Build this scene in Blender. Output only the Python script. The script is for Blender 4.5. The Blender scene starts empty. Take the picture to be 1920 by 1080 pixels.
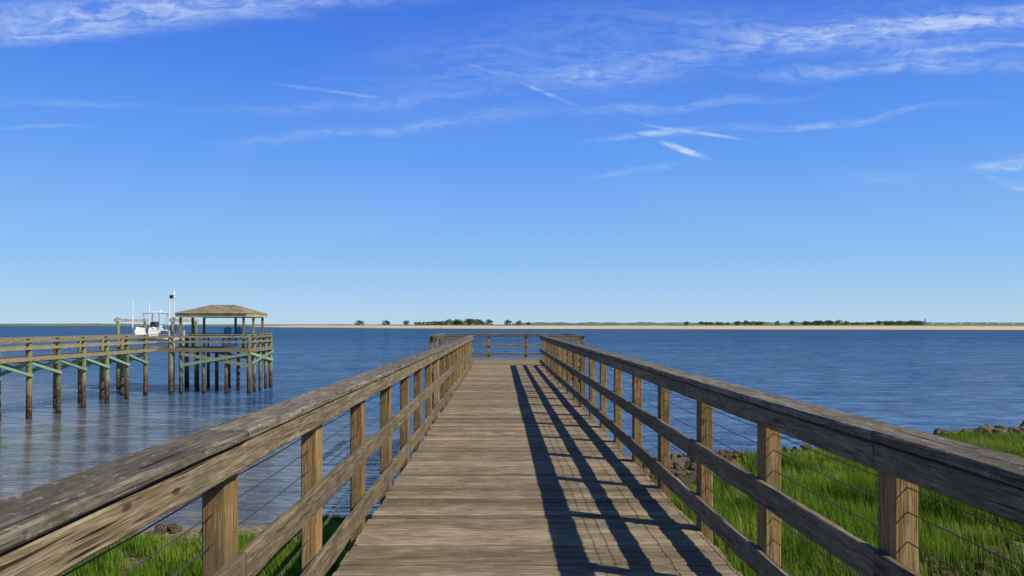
import bpy, math, random
import numpy as np
from mathutils import Vector, noise as mnoise
random.seed(7); RNG = np.random.default_rng(7)
C = bpy.context.scene.collection
R = math.radians
F = 1500.0; VX = 938.0; HY = 608.0; CAMZ = 1.5; WZ = -4.0
def atp(px, D): return (px - VX) / F * D

# ------------------------------------------------------------------ helpers
def empty(name, loc, label, cat, group=None):
    o = bpy.data.objects.new(name, None); C.objects.link(o); o.location = loc
    o.empty_display_size = 0.2
    o['label'] = label; o['category'] = cat
    if group: o['group'] = group
    return o
def tag(o, label, cat, group=None, kind=None):
    o['label'] = label; o['category'] = cat
    if group: o['group'] = group
    if kind: o['kind'] = kind
    return o
def ploc(p):
    return Vector(p.location) + (ploc(p.parent) if p.parent else Vector((0, 0, 0)))
def link(name, me, parent=None, loc=(0, 0, 0)):
    o = bpy.data.objects.new(name, me); C.objects.link(o)
    if parent: o.parent = parent
    o.location = loc
    return o

class MB:
    def __init__(s): s.v = []; s.f = []; s.t = []
    def add(s, vs, fs, tone=0.5):
        n = len(s.v); s.v += [tuple(v) for v in vs]
        for f in fs: s.f.append([i + n for i in f]); s.t.append(tone)
    def board(s, a, b, w, h, up=(0, 0, 1), seg=1, jit=0.0, ch=0.005, tone=None):
        a = Vector(a); b = Vector(b); ax = (b - a).normalized(); up = Vector(up)
        side = ax.cross(up).normalized(); u = side.cross(ax).normalized()
        if tone is None: tone = random.random()
        hw, hh = w / 2, h / 2; c = min(ch, hw * .5, hh * .5)
        prof = [(-hw + c, -hh), (hw - c, -hh), (hw, -hh + c), (hw, hh - c), (hw - c, hh), (-hw + c, hh), (-hw, hh - c), (-hw, -hh + c)]
        vs = []; fs = []
        for i in range(seg + 1):
            p = a.lerp(b, i / seg)
            dj = side * random.uniform(-jit, jit) + u * random.uniform(-jit, jit)
            for x, y in prof:
                vs.append(p + dj + side * (x + random.uniform(-jit, jit) * .4) + u * (y + random.uniform(-jit, jit) * .4))
        for i in range(seg):
            for k in range(8):
                k2 = (k + 1) % 8
                fs.append([i * 8 + k, i * 8 + k2, (i + 1) * 8 + k2, (i + 1) * 8 + k])
        fs.append([7, 6, 5, 4, 3, 2, 1, 0]); fs.append([seg * 8 + k for k in range(8)])
        s.add(vs, fs, tone)
    def tube(s, a, b, r0, r1=None, n=8, seg=1, jit=0.0, tone=None):
        a = Vector(a); b = Vector(b); ax = (b - a).normalized()
        if r1 is None: r1 = r0
        if tone is None: tone = random.random()
        ref = Vector((0, 0, 1)) if abs(ax.z) < .9 else Vector((1, 0, 0))
        s1 = ax.cross(ref).normalized(); s2 = ax.cross(s1)
        vs = []; fs = []
        for i in range(seg + 1):
            t = i / seg; p = a.lerp(b, t); r = r0 + (r1 - r0) * t
            for k in range(n):
                an = 2 * math.pi * k / n; rr = r * (1 + random.uniform(-jit, jit))
                vs.append(p + s1 * (rr * math.cos(an)) + s2 * (rr * math.sin(an)))
        for i in range(seg):
            for k in range(n):
                k2 = (k + 1) % n
                fs.append([i * n + k, i * n + k2, (i + 1) * n + k2, (i + 1) * n + k])
        fs.append(list(range(n - 1, -1, -1))); fs.append([seg * n + k for k in range(n)])
        s.add(vs, fs, tone)
    def build(s, name, mat, parent=None, origin=None, smooth=False):
        P = ploc(parent) if parent else Vector((0, 0, 0))
        O = Vector(origin) if origin is not None else P
        me = bpy.data.meshes.new(name)
        me.from_pydata([(v[0] - O.x, v[1] - O.y, v[2] - O.z) for v in s.v], [], s.f)
        at = me.attributes.new('tone', 'FLOAT', 'FACE'); at.data.foreach_set('value', s.t)
        me.materials.append(mat)
        if smooth: me.polygons.foreach_set('use_smooth', [True] * len(me.polygons))
        me.validate(); me.update()
        return link(name, me, parent, O - P)

# ------------------------------------------------------------------ materials
class NT:
    def __init__(s, nt): s.nt = nt
    def n(s, t, **kw):
        nd = s.nt.nodes.new(t)
        for k, v in kw.items(): setattr(nd, k, v)
        return nd
    def l(s, a, b): s.nt.links.new(a, b)
    def math(s, op, a, b=None, clamp=False):
        nd = s.n('ShaderNodeMath', operation=op); nd.use_clamp = clamp
        for i, x in enumerate((a, b)):
            if x is None: continue
            if isinstance(x, (int, float)): nd.inputs[i].default_value = x
            else: s.l(x, nd.inputs[i])
        return nd.outputs[0]
    def vmath(s, op, a, b):
        nd = s.n('ShaderNodeVectorMath', operation=op)
        for i, x in enumerate((a, b)):
            if isinstance(x, tuple): nd.inputs[i].default_value = x
            else: s.l(x, nd.inputs[i])
        return nd
    def noise(s, vec, scale, detail=4, rough=.55, dist=0.0):
        nd = s.n('ShaderNodeTexNoise'); nd.inputs['Scale'].default_value = scale
        nd.inputs['Detail'].default_value = detail; nd.inputs['Roughness'].default_value = rough
        nd.inputs['Distortion'].default_value = dist
        s.l(vec, nd.inputs['Vector']); return nd.outputs['Fac']
    def ramp(s, fac, stops, interp='LINEAR'):
        nd = s.n('ShaderNodeValToRGB'); cr = nd.color_ramp; cr.interpolation = interp
        while len(cr.elements) < len(stops): cr.elements.new(.5)
        for e, (p, c) in zip(cr.elements, stops):
            e.position = p; e.color = (*c, 1) if len(c) == 3 else c
        s.l(fac, nd.inputs[0]); return nd.outputs[0]
    def mix(s, fac, a, b, blend='MIX'):
        nd = s.n('ShaderNodeMix', data_type='RGBA', blend_type=blend)
        for sock, x in ((nd.inputs[0], fac), (nd.inputs[6], a), (nd.inputs[7], b)):
            if isinstance(x, (int, float)): sock.default_value = x
            elif isinstance(x, tuple): sock.default_value = (*x, 1)
            else: s.l(x, sock)
        return nd.outputs[2]
    def grey(s, v):
        nd = s.n('ShaderNodeCombineXYZ')
        for i in range(3): s.l(v, nd.inputs[i])
        return nd.outputs[0]
    def maprange(s, v, a, b, c=0., d=1., smooth=True):
        nd = s.n('ShaderNodeMapRange')
        if smooth: nd.interpolation_type = 'SMOOTHSTEP'
        s.l(v, nd.inputs[0])
        for i, x in enumerate((a, b, c, d)): nd.inputs[i + 1].default_value = x
        return nd.outputs[0]
def newmat(name):
    m = bpy.data.materials.new(name); m.use_nodes = True; nt = m.node_tree
    b = nt.nodes['Principled BSDF']; return m, NT(nt), b
def bumpn(k, h, strength=.5, dist=.01):
    nd = k.n('ShaderNodeBump'); nd.inputs['Strength'].default_value = strength; nd.inputs['Distance'].default_value = dist
    k.l(h, nd.inputs['Height']); return nd.outputs[0]
def bump(k, b, h, strength=.5, dist=.01): k.l(bumpn(k, h, strength, dist), b.inputs['Normal'])

def wood(name, dark, mid, light, axis, stain=None, stain_amt=.5, grain=34, rough=.85, crust=False, tonevar=(.72, 1.22), worn=None, spots=False):
    m, k, b = newmat(name)
    tc = k.n('ShaderNodeTexCoord').outputs['Object']
    oi = k.n('ShaderNodeObjectInfo').outputs['Random']
    at = k.n('ShaderNodeAttribute', attribute_name='tone').outputs['Fac']
    off = k.math('ADD', k.math('MULTIPLY', oi, 41.0), k.math('MULTIPLY', at, 67.0))
    v = k.vmath('ADD', tc, k.grey(off)).outputs[0]
    def st(a, c):
        sc = [c, c, c]; sc[axis] = a; return k.vmath('MULTIPLY', v, tuple(sc)).outputs[0]
    g1 = k.noise(st(1.8, grain), 1.6, 4, .65, .5)
    g2 = k.noise(st(6, 190), 1.2, 3, .65, .2)
    g3 = k.noise(st(1.6, 95), 1.0, 2, .5, .3)
    blot = k.noise(v, 3.2, 5, .7)
    kn = k.n('ShaderNodeTexVoronoi'); kn.inputs['Scale'].default_value = 1.0
    k.l(st(2.6, 7), kn.inputs['Vector'])
    knot = k.maprange(kn.outputs['Distance'], .05, .10, 1, 0)
    f = k.math('ADD', k.math('MULTIPLY', g1, .42), k.math('MULTIPLY', g2, .58))
    col = k.ramp(f, [(.38, dark), (.5, mid), (.61, light)])
    if worn:
        col = k.mix(k.math('MULTIPLY', k.maprange(k.noise(st(1.4, 34), 1.3, 5, .7), .51, .64), .6), col, worn)
    col = k.mix(k.math('MULTIPLY', knot, .75), col, tuple(x * .4 for x in dark))
    if stain:
        col = k.mix(k.math('MULTIPLY', k.maprange(blot, .47, .60), stain_amt), col, stain)
    if spots:
        col = k.mix(k.math('MULTIPLY', k.maprange(k.noise(st(18, 44), 1.0, 5, .7), .59, .65), .7), col, (.44, .41, .34))
        col = k.mix(k.math('MULTIPLY', k.maprange(k.noise(st(10, 26), 1.3, 4, .7), .59, .67), .55), col, tuple(x * .75 for x in dark))
    crack = k.maprange(g3, .30, .35, 1, 0)
    col = k.mix(k.math('MULTIPLY', crack, .9), col, tuple(x * .2 for x in dark))
    t = k.maprange(at, 0, 1, tonevar[0], tonevar[1], False)
    col = k.mix(1.0, col, k.grey(t), 'MULTIPLY')
    if crust:
        gp = k.n('ShaderNodeNewGeometry').outputs['Position']
        sz = k.n('ShaderNodeSeparateXYZ'); k.l(gp, sz.inputs[0])
        zz = k.math('ADD', sz.outputs[2], k.math('MULTIPLY', k.noise(gp, 3.0, 4), 1.2))
        cr = k.maprange(zz, -2.3, -1.4, 1, 0)
        cn = k.noise(gp, 11, 5, .75)
        ccol = k.ramp(cn, [(.38, (.016, .011, .007)), (.52, (.075, .052, .032)), (.66, (.28, .22, .16))])
        wet = k.maprange(zz, -3.35, -2.9, .3, 1)
        ccol = k.mix(1.0, ccol, k.grey(wet), 'MULTIPLY')
        col = k.mix(cr, col, ccol)
    k.l(col, b.inputs['Base Color']); b.inputs['Roughness'].default_value = rough
    b.inputs['Specular IOR Level'].default_value = .12
    h = k.math('SUBTRACT', f, k.math('MULTIPLY', knot, .2)); h = k.math('SUBTRACT', h, k.math('MULTIPLY', crack, .35))
    bump(k, b, h, .9, .005)
    return m

M = {}
M['deck'] = wood('deck_wood', (.095, .070, .040), (.235, .183, .117), (.37, .30, .205), 0, (.125, .105, .056), .5, tonevar=(.58, 1.24), worn=(.43, .36, .255))
RA = dict(dark=(.068, .048, .026), mid=(.18, .138, .080), light=(.31, .25, .16), stain=(.125, .112, .068), stain_amt=.65, worn=(.31, .265, .185))
M['rail'] = wood('rail_wood', axis=1, **RA)
M['railx'] = wood('rail_wood_cross', axis=0, **RA)
CA = dict(dark=(.055, .044, .030), mid=(.155, .130, .093), light=(.29, .25, .19), stain=(.095, .086, .056), stain_amt=.65, worn=(.34, .305, .24), spots=True)
M['cap'] = wood('cap_wood', axis=1, **CA)
M['capx'] = wood('cap_wood_cross', axis=0, **CA)
M['post'] = wood('post_wood', (.11, .062, .024), (.28, .175, .072), (.44, .30, .14), 2, (.165, .138, .06), .65)
M['pile'] = wood('pile_wood', (.05, .035, .022), (.14, .10, .062), (.24, .18, .12), 2, (.07, .09, .04), .5, crust=True)
M['dpile'] = wood('dock_pile_wood', (.08, .07, .032), (.22, .195, .095), (.34, .29, .16), 2, (.13, .19, .085), .7, grain=8, crust=True)
M['dgreen'] = wood('green_brace_wood', (.12, .18, .10), (.24, .35, .22), (.36, .46, .32), 0, (.19, .33, .19), .7, grain=8)
DR = dict(dark=(.11, .085, .042), mid=(.29, .24, .14), light=(.43, .36, .23), stain=(.17, .20, .11), stain_amt=.5, grain=8)
M['drail'] = wood('dock_rail_wood', axis=1, **DR)
M['drailx'] = wood('dock_rail_wood_cross', axis=0, **DR)
M['ddeck'] = wood('dock_deck_wood', (.07, .05, .035), (.2, .155, .105), (.33, .27, .19), 0, (.12, .12, .07), .4, grain=8)

def flat(name, col, rough=.6, metal=0., nz=.12, scale=6):
    m, k, b = newmat(name)
    v = k.n('ShaderNodeTexCoord').outputs['Object']
    n = k.noise(v, scale, 4)
    c = k.ramp(n, [(.3, tuple(x * (1 - nz) for x in col)), (.7, tuple(min(1, x * (1 + nz)) for x in col))])
    k.l(c, b.inputs['Base Color']); b.inputs['Roughness'].default_value = rough; b.inputs['Metallic'].default_value = metal
    return m
M['cable'] = flat('rusty_cable', (.09, .065, .05), .6, .4)
M['white'] = flat('white_gelcoat', (.8, .8, .78), .3, 0, .04)
M['glass'] = flat('tinted_windshield', (.05, .07, .09), .1)
M['black'] = flat('black_plastic', (.03, .03, .035), .5)
M['blue'] = flat('blue_painted_wood', (.02, .16, .42), .5)
M['alu'] = flat('aluminium', (.55, .56, .58), .35, .8)
M['pvc'] = flat('white_pvc', (.78, .78, .76), .4, 0, .04)
M['fascia'] = flat('weathered_fascia', (.36, .33, .15), .8, 0, .35, 2)
M['beamgrey'] = flat('grey_beam', (.36, .33, .27), .8, 0, .3, 2)

def mat_roof():
    m, k, b = newmat('brown_shingles')
    v = k.n('ShaderNodeTexCoord').outputs['Object']
    vo = k.n('ShaderNodeTexVoronoi'); vo.inputs['Scale'].default_value = 4; k.l(v, vo.inputs['Vector'])
    sep = k.n('ShaderNodeSeparateColor'); k.l(vo.outputs['Color'], sep.inputs[0])
    c = k.ramp(sep.outputs[0], [(.0, (.19, .145, .075)), (.5, (.27, .215, .12)), (1, (.36, .295, .18))])
    k.l(c, b.inputs['Base Color']); b.inputs['Roughness'].default_value = .95
    bump(k, b, k.noise(v, 30, 3), .5, .01); return m
M['roof'] = mat_roof()

def mat_rock():
    m, k, b = newmat('brown_rock')
    v = k.n('ShaderNodeTexCoord').outputs['Object']; oi = k.n('ShaderNodeObjectInfo').outputs['Random']
    v = k.vmath('ADD', v, k.grey(k.math('MULTIPLY', oi, 30.0))).outputs[0]
    n = k.noise(v, 3.5, 8, .65)
    c = k.ramp(n, [(.3, (.045, .031, .016)), (.46, (.17, .125, .068)), (.60, (.31, .24, .14)), (.74, (.46, .38, .24))])
    c = k.mix(k.maprange(oi, .3, 1, 0, .65, False), c, (.09, .07, .04))
    k.l(c, b.inputs['Base Color']); b.inputs['Roughness'].default_value = .95; b.inputs['Specular IOR Level'].default_value = .1
    bump(k, b, k.noise(v, 6, 6, .7), 1.0, .12); return m
M['rock'] = mat_rock()

def mat_ground():
    m, k, b = newmat('marsh_ground')
    p = k.n('ShaderNodeNewGeometry').outputs['Position']
    n = k.noise(p, .6, 6, .6); n2 = k.noise(p, 7, 5, .7)
    c = k.ramp(n2, [(.3, (.02, .025, .008)), (.55, (.06, .06, .022)), (.75, (.18, .14, .08))])
    c2 = k.ramp(n2, [(.3, (.08, .058, .03)), (.5, (.23, .17, .10)), (.68, (.42, .33, .21))])
    sz = k.n('ShaderNodeSeparateXYZ'); k.l(p, sz.inputs[0])
    zz = k.math('ADD', sz.outputs[2], k.math('MULTIPLY', n, .6))
    c = k.mix(k.maprange(zz, -3.6, -3.25), c2, c)
    k.l(c, b.inputs['Base Color']); b.inputs['Roughness'].default_value = .95
    bump(k, b, n2, .8, .12); return m
M['ground'] = mat_ground()

def mat_grass():
    m, k, b = newmat('marsh_grass_blades')
    a = k.n('ShaderNodeAttribute', attribute_name='rnd').outputs['Fac']
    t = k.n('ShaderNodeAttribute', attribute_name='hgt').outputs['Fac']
    p = k.n('ShaderNodeNewGeometry').outputs['Position']
    big = k.noise(p, .55, 5, .7)
    f = k.math('ADD', k.math('MULTIPLY', a, .5), k.math('MULTIPLY', k.maprange(big, .38, .62, 0, 1, False), .5))
    c = k.ramp(f, [(.05, (.035, .08, .010)), (.35, (.10, .20, .016)), (.65, (.20, .32, .03)), (.95, (.42, .41, .12))])
    c = k.mix(k.maprange(t, 0, .75, .92, 0), c, (.014, .024, .005))  # shade of the gaps painted in: blades darken towards the root
    nt = k.nt; nt.nodes.remove(b)
    d = k.n('ShaderNodeBsdfDiffuse'); tr = k.n('ShaderNodeBsdfTranslucent'); mx = k.n('ShaderNodeMixShader'); mx.inputs[0].default_value = .32
    k.l(c, d.inputs[0]); k.l(c, tr.inputs[0]); k.l(d.outputs[0], mx.inputs[1]); k.l(tr.outputs[0], mx.inputs[2])
    out = [n for n in nt.nodes if n.type == 'OUTPUT_MATERIAL'][0]; k.l(mx.outputs[0], out.inputs[0])
    return m
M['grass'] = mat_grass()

def mat_water():
    m, k, b = newmat('river_water')
    p = k.n('ShaderNodeNewGeometry').outputs['Position']
    s = k.n('ShaderNodeSeparateXYZ'); k.l(p, s.inputs[0])
    big = k.noise(k.vmath('MULTIPLY', p, (.006, .025, 1)).outputs[0], 1.0, 4, .6)
    d = k.math('ADD', s.outputs[1], k.math('MULTIPLY', s.outputs[0], .95))
    d = k.math('ADD', d, k.math('MULTIPLY', k.noise(k.vmath('MULTIPLY', p, (.08, .25, 1)).outputs[0], 1.0, 3), 12.0))
    sh = k.maprange(d, 18, 54, 1, 0)
    w1 = k.noise(k.vmath('MULTIPLY', p, (.42, 1.15, 1)).outputs[0], 1.0, 3, .6, .4)
    w2 = k.noise(k.vmath('MULTIPLY', p, (1.9, 4.6, 1)).outputs[0], 1.0, 3, .65, .5)
    w3 = k.noise(k.vmath('MULTIPLY', p, (.08, .26, 1)).outputs[0], 1.0, 4, .7)
    w4 = k.noise(k.vmath('MULTIPLY', p, (.012, .055, 1)).outputs[0], 1.0, 5, .7)
    cm = k.math('ADD', k.math('MULTIPLY', w1, .38), k.math('MULTIPLY', w2, .26))
    cm = k.math('ADD', cm, k.math('MULTIPLY', w3, .22)); cm = k.math('ADD', cm, k.math('MULTIPLY', w4, .14))
    deep_facets = k.ramp(cm, [(.41, (.006, .031, .095)), (.5, (.022, .080, .195)), (.59, (.095, .20, .36))])  # light and dark ripple facets painted into the blue, likewise into the silt
    silt_facets = k.ramp(cm, [(.41, (.05, .047, .034)), (.5, (.125, .115, .080)), (.59, (.23, .22, .165))])
    c = k.mix(sh, deep_facets, silt_facets)
    h = k.math('ADD', k.math('MULTIPLY', w1, .6), k.math('MULTIPLY', w2, .26))
    h = k.math('ADD', h, k.math('MULTIPLY', w3, .9))
    amp = k.maprange(sh, 0, 1, 1.0, .2)
    amp = k.math('MULTIPLY', amp, k.maprange(big, .35, .65, .75, 1.15))
    h = k.math('MULTIPLY', h, amp)
    nrm = bumpn(k, h, 1.0, 1.1)
    fr = k.n('ShaderNodeFresnel'); fr.inputs['IOR'].default_value = 1.33; k.l(nrm, fr.inputs['Normal'])
    far = k.maprange(s.outputs[1], 25, 330, .95, .24)
    fac = k.math('MULTIPLY', fr.outputs[0], far); fac = k.math('MINIMUM', fac, k.maprange(sh, 0, 1, .6, .42))
    dif = k.n('ShaderNodeBsdfDiffuse'); k.l(c, dif.inputs[0])
    gl = k.n('ShaderNodeBsdfGlossy'); gl.inputs['Roughness'].default_value = .06; gl.inputs['Color'].default_value = (.88, .93, .97, 1); k.l(nrm, gl.inputs['Normal'])
    mx = k.n('ShaderNodeMixShader'); k.l(fac, mx.inputs[0]); k.l(dif.outputs[0], mx.inputs[1]); k.l(gl.outputs[0], mx.inputs[2])
    k.nt.nodes.remove(b)
    out = [n for n in k.nt.nodes if n.type == 'OUTPUT_MATERIAL'][0]; k.l(mx.outputs[0], out.inputs[0])
    return m
M['water'] = mat_water()

def mat_far(name, stops, scale):
    m, k, b = newmat(name)
    p = k.n('ShaderNodeNewGeometry').outputs['Position']
    c = k.ramp(k.noise(k.vmath('MULTIPLY', p, (scale, scale * .3, scale)).outputs[0], 1.0, 5, .6), stops)
    k.l(c, b.inputs['Base Color']); b.inputs['Roughness'].default_value = 1; b.inputs['Specular IOR Level'].default_value = 0
    return m
M['marshfar'] = mat_far('far_marsh', [(.3, (.12, .15, .06)), (.7, (.24, .25, .12))], .01)
M['shore'] = mat_far('hazed_wooded_shore', [(.3, (.08, .14, .15)), (.7, (.13, .20, .19))], .01)  # distance haze is baked into this blue-green colour
def mat_sand():
    m, k, b = newmat('sandbar_sand')
    p = k.n('ShaderNodeNewGeometry').outputs['Position']
    s = k.n('ShaderNodeSeparateXYZ'); k.l(p, s.inputs[0])
    n = k.noise(k.vmath('MULTIPLY', p, (.02, .01, 0)).outputs[0], 1.0, 5, .6)
    z = k.math('ADD', s.outputs[2], k.math('MULTIPLY', k.math('SUBTRACT', n, .5), 1.6))
    c = k.mix(k.maprange(z, -.7, -.1), (.58, .46, .25), (.17, .20, .07))
    k.l(c, b.inputs['Base Color']); b.inputs['Roughness'].default_value = 1; return m
M['sand'] = mat_sand()
def mat_leaf():
    m, k, b = newmat('tree_foliage')
    v = k.n('ShaderNodeTexCoord').outputs['Object']; oi = k.n('ShaderNodeObjectInfo').outputs['Random']
    n = k.noise(v, .5, 4)
    c = k.ramp(k.math('ADD', k.math('MULTIPLY', n, .7), k.math('MULTIPLY', oi, .3)), [(.3, (.04, .078, .03)), (.7, (.10, .16, .055))])
    k.l(c, b.inputs['Base Color']); b.inputs['Roughness'].default_value = .9; return m
M['leaf'] = mat_leaf()
M['bark'] = flat('bark', (.09, .07, .05), .9, 0, .3, 1)
M['farwall'] = flat('far_white_wall', (.62, .64, .66), .8)
M['farroof'] = flat('far_grey_roof', (.2, .22, .25), .8)

# ------------------------------------------------------------------ setting
SH = [(-400, -60), (-60, 8), (-14, 20.3), (-10, 20.9), (-5, 21.9), (0, 25.5), (6.5, 31), (13, 34.5), (22, 38.5), (40, 44), (400, 120)]
sx = [a for a, b in SH]; sy = [b for a, b in SH]
def inland(x, y): return np.interp(x, sx, sy) - y
def rubble(x, y):
    d = inland(x, y)
    u = np.clip(1 - np.abs((x - 5.6) / 3.8), 0, 1); v_ = np.clip(1 - np.abs((d - 2.6) / 5.0), 0, 1)
    return np.clip(np.minimum(u, v_) * 2.2, 0, 1)
def heap(x, y):
    d = inland(x, y)
    return np.clip((x - 20.9) / 1.6, 0, 1) * np.clip(1 - np.abs(d - .4) / 1.7, 0, 1)
def gz(x, y):
    d = inland(x, y)
    base = np.where(d > 0, WZ + .05 + np.minimum(d, 40) * .05 + np.clip(d - 12, 0, 30) * .045, WZ + .05 + np.maximum(d * .22, -2.5))
    return base + .10 * np.sin(x * .9 + y * .4) * np.cos(y * .7 - x * .3) + .05 * np.sin(x * 2.3) * np.sin(y * 1.9) + .26 * rubble(x, y) + .15 * heap(x, y)
def sheet(name, mat, xs, ys, zf):
    X, Y = np.meshgrid(xs, ys); Z = zf(X, Y)
    vs = np.stack([X, Y, Z], -1).reshape(-1, 3); nx = len(xs); fs = []
    for j in range(len(ys) - 1):
        for i in range(nx - 1):
            a = j * nx + i; fs.append((a, a + 1, a + nx + 1, a + nx))
    me = bpy.data.meshes.new(name); me.from_pydata(vs.tolist(), [], fs); me.materials.append(mat)
    me.polygons.foreach_set('use_smooth', [True] * len(fs)); me.update()
    o = link(name, me); o['kind'] = 'structure'; return o
xs = np.concatenate([[-20000, -4000, -800, -200, -90], np.arange(-50, 60, .6), [90, 200, 800, 4000, 20000]])
ys = np.concatenate([[-4000, -800, -200, -80], np.arange(-30, 60, .6), [90, 200, 800, 4000, 22000]])
sheet('ground', M['ground'], xs, ys, gz)
sheet('water', M['water'], np.array([-24000., -3000, -300, 0, 300, 3000, 24000]), np.array([-60., 0, 100, 600, 3000, 24000]), lambda x, y: 0 * x + WZ)

SB = [(470, 1800, 2.0), (520, 1450, 3.3), (700, 1130, 4.1), (940, 990, 4.4), (1120, 950, 4.4), (1300, 900, 4.5), (1600, 840, 4.5), (1920, 800, 4.5), (2600, 740, 4.4)]
def sb_at(px):
    P = [a for a, _, _ in SB]
    return np.interp(px, P, [b for _, b, _ in SB]), np.interp(px, P, [c for _, _, c in SB])
mb = MB(); vs = []; fs = []
prof = [(-6, -.6), (0, .12), (8, .36), (18, .60), (34, .80), (70, .92), (140, 1.0), (260, .6), (330, -.2)]
pxs = np.arange(470, 2600, 8)
for px in pxs:
    D, h = sb_at(px)
    D += 8 * math.sin(px * .013)
    for dd, hh in prof:
        nz = 1 + .25 * mnoise.noise(Vector((px * .02, dd * .05, 3)))
        vs.append((atp(px, D), D + dd, WZ + h * hh * nz))
n = len(prof)
for i in range(len(pxs) - 1):
    for j in range(n - 1):
        a = i * n + j; fs.append([a, a + n, a + n + 1, a + 1])
mb.add(vs, fs); o = mb.build('sandbar', M['sand'], smooth=True); o['kind'] = 'structure'

def strip(name, mat, px0, px1, D, depth, top_px, rough, base=WZ - .5, seed=0):
    mb = MB(); vs = []; fs = []
    st = 3; P = np.arange(px0, px1 + st, st)
    for i, px in enumerate(P):
        e = min(1, (i) / 12, (len(P) - 1 - i) / 12)
        zt = CAMZ + top_px * D / F
        h = (zt - WZ) * (.75 + .25 * e) + rough * D / F * (mnoise.noise(Vector((px * .03, seed, 0))) + .5 * mnoise.noise(Vector((px * .12, seed, 5))))
        if e < .05: h = .2
        x = atp(px, D)
        vs += [(x, D, base), (x, D + depth * .05, WZ + h * .8), (x, D + depth * .5, WZ + h), (x, D + depth, base)]
    for i in range(len(P) - 1):
        for j in range(3):
            a = i * 4 + j; fs.append([a, a + 4, a + 5, a + 1])
    mb.add(vs, fs); o = mb.build(name, mat, smooth=True); o['kind'] = 'structure'; return o
strip('marsh_shore', M['marshfar'], -500, 690, 2700, 300, 0, .5, seed=1)
strip('far_shore', M['shore'], 960, 2300, 6500, 600, 3.4, 2.0, seed=2)
strip('far_shore_left', M['shore'], -600, 240, 7500, 600, 1.2, .8, seed=3)

# ------------------------------------------------------------------ pier
PX0, PX1 = -1.0, 1.45
pier = empty('wooden_pier', (.22, 0, WZ), 'long grey weathered wooden pier with railings, running straight out to a wide end platform', 'pier')
YB, YE, YF = -3.0, 28.8, 35.3
TX0, TX1 = -2.55, 3.05
mb = MB(); y = YB; pitch = .1455
while y < YF:
    a, b = (PX0, PX1) if y < YE else (TX0, TX1)
    zj = random.uniform(-.003, .003)
    mb.board((a + random.uniform(-.014, .01), y + .07 + random.uniform(-.0015, .0015), -.019 + zj), (b + random.uniform(-.01, .014), y + .07 + random.uniform(-.002, .002), -.019 + zj + random.uniform(-.002, .002)), .131 + random.uniform(-.003, .003), .038, seg=6, jit=.0011, ch=.006)
    y += pitch
mb.build('deck', M['deck'], pier)
for x in (PX0 + .02, PX1 - .02):
    mb = MB(); mb.board((x, YB, -.165), (x, YE + .05, -.165), .04, .24, seg=20, jit=.001); mb.build('rim_joist', M['rail'], pier)
for x in (-.4, .22, .85):
    mb = MB(); mb.board((x, YB, -.165), (x, YF - .1, -.165), .04, .24); mb.build('joist', M['rail'], pier)
for x in (TX0 + .02, TX1 - .02):
    mb = MB(); mb.board((x, YE + .02, -.165), (x, YF, -.165), .04, .24); mb.build('rim_joist', M['rail'], pier)
for y in (YE + .04, YF - .04):
    mb = MB(); mb.board((TX0 + .05, y, -.18), (TX1 - .05, y, -.18), .04, .2); mb.build('rim_joist', M['railx'], pier)
py = 1.5
pl = []
while py < YE - 1: pl.append(py); py += 2.88
for py in pl:
    mb = MB(); mb.board((PX0 - .05, py, -.41), (PX1 + .05, py, -.41), .14, .24); mb.build('cross_beam', M['railx'], pier)
    for x in (PX0 + .2, PX1 - .2):
        g = float(gz(np.array(x), np.array(py)))
        mb = MB(); mb.tube((x, py, g - .5), (x, py, -.532), .13, .12, 10, 8, .03); mb.build('piling', M['pile'], pier, smooth=True)
for py in (YE + .3, YF - .5):
    mb = MB(); mb.board((TX0, py, -.41), (TX1, py, -.41), .14, .24); mb.build('cross_beam', M['railx'], pier)
    for x in (TX0 + .2, -.8, 1.2, TX1 - .2):
        mb = MB(); mb.tube((x, py, -6.4), (x, py, -.532), .13, .12, 10, 8, .03); mb.build('piling', M['pile'], pier, smooth=True)
def post_mesh(w, d):
    mb = MB(); mb.board((0, 0, -.42), (0, 0, 1.061), w, d, up=(0, 1, 0), seg=5, jit=.0012, ch=.006)
    o = mb.build('post', M['post']); me = o.data; bpy.data.objects.remove(o); return me
PM = [post_mesh(.089, .14) for _ in range(5)]
PT = [post_mesh(.12, .12) for _ in range(3)]
def post(x, y, rz=0, P=PM):
    o = link('post', random.choice(P), pier, Vector((x, y, 0)) - ploc(pier)); o.rotation_euler = (0, 0, rz); return o
S0, SP = 3.0, 1.44
pys = [S0 + SP * i for i in range(-3, 18)]
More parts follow.
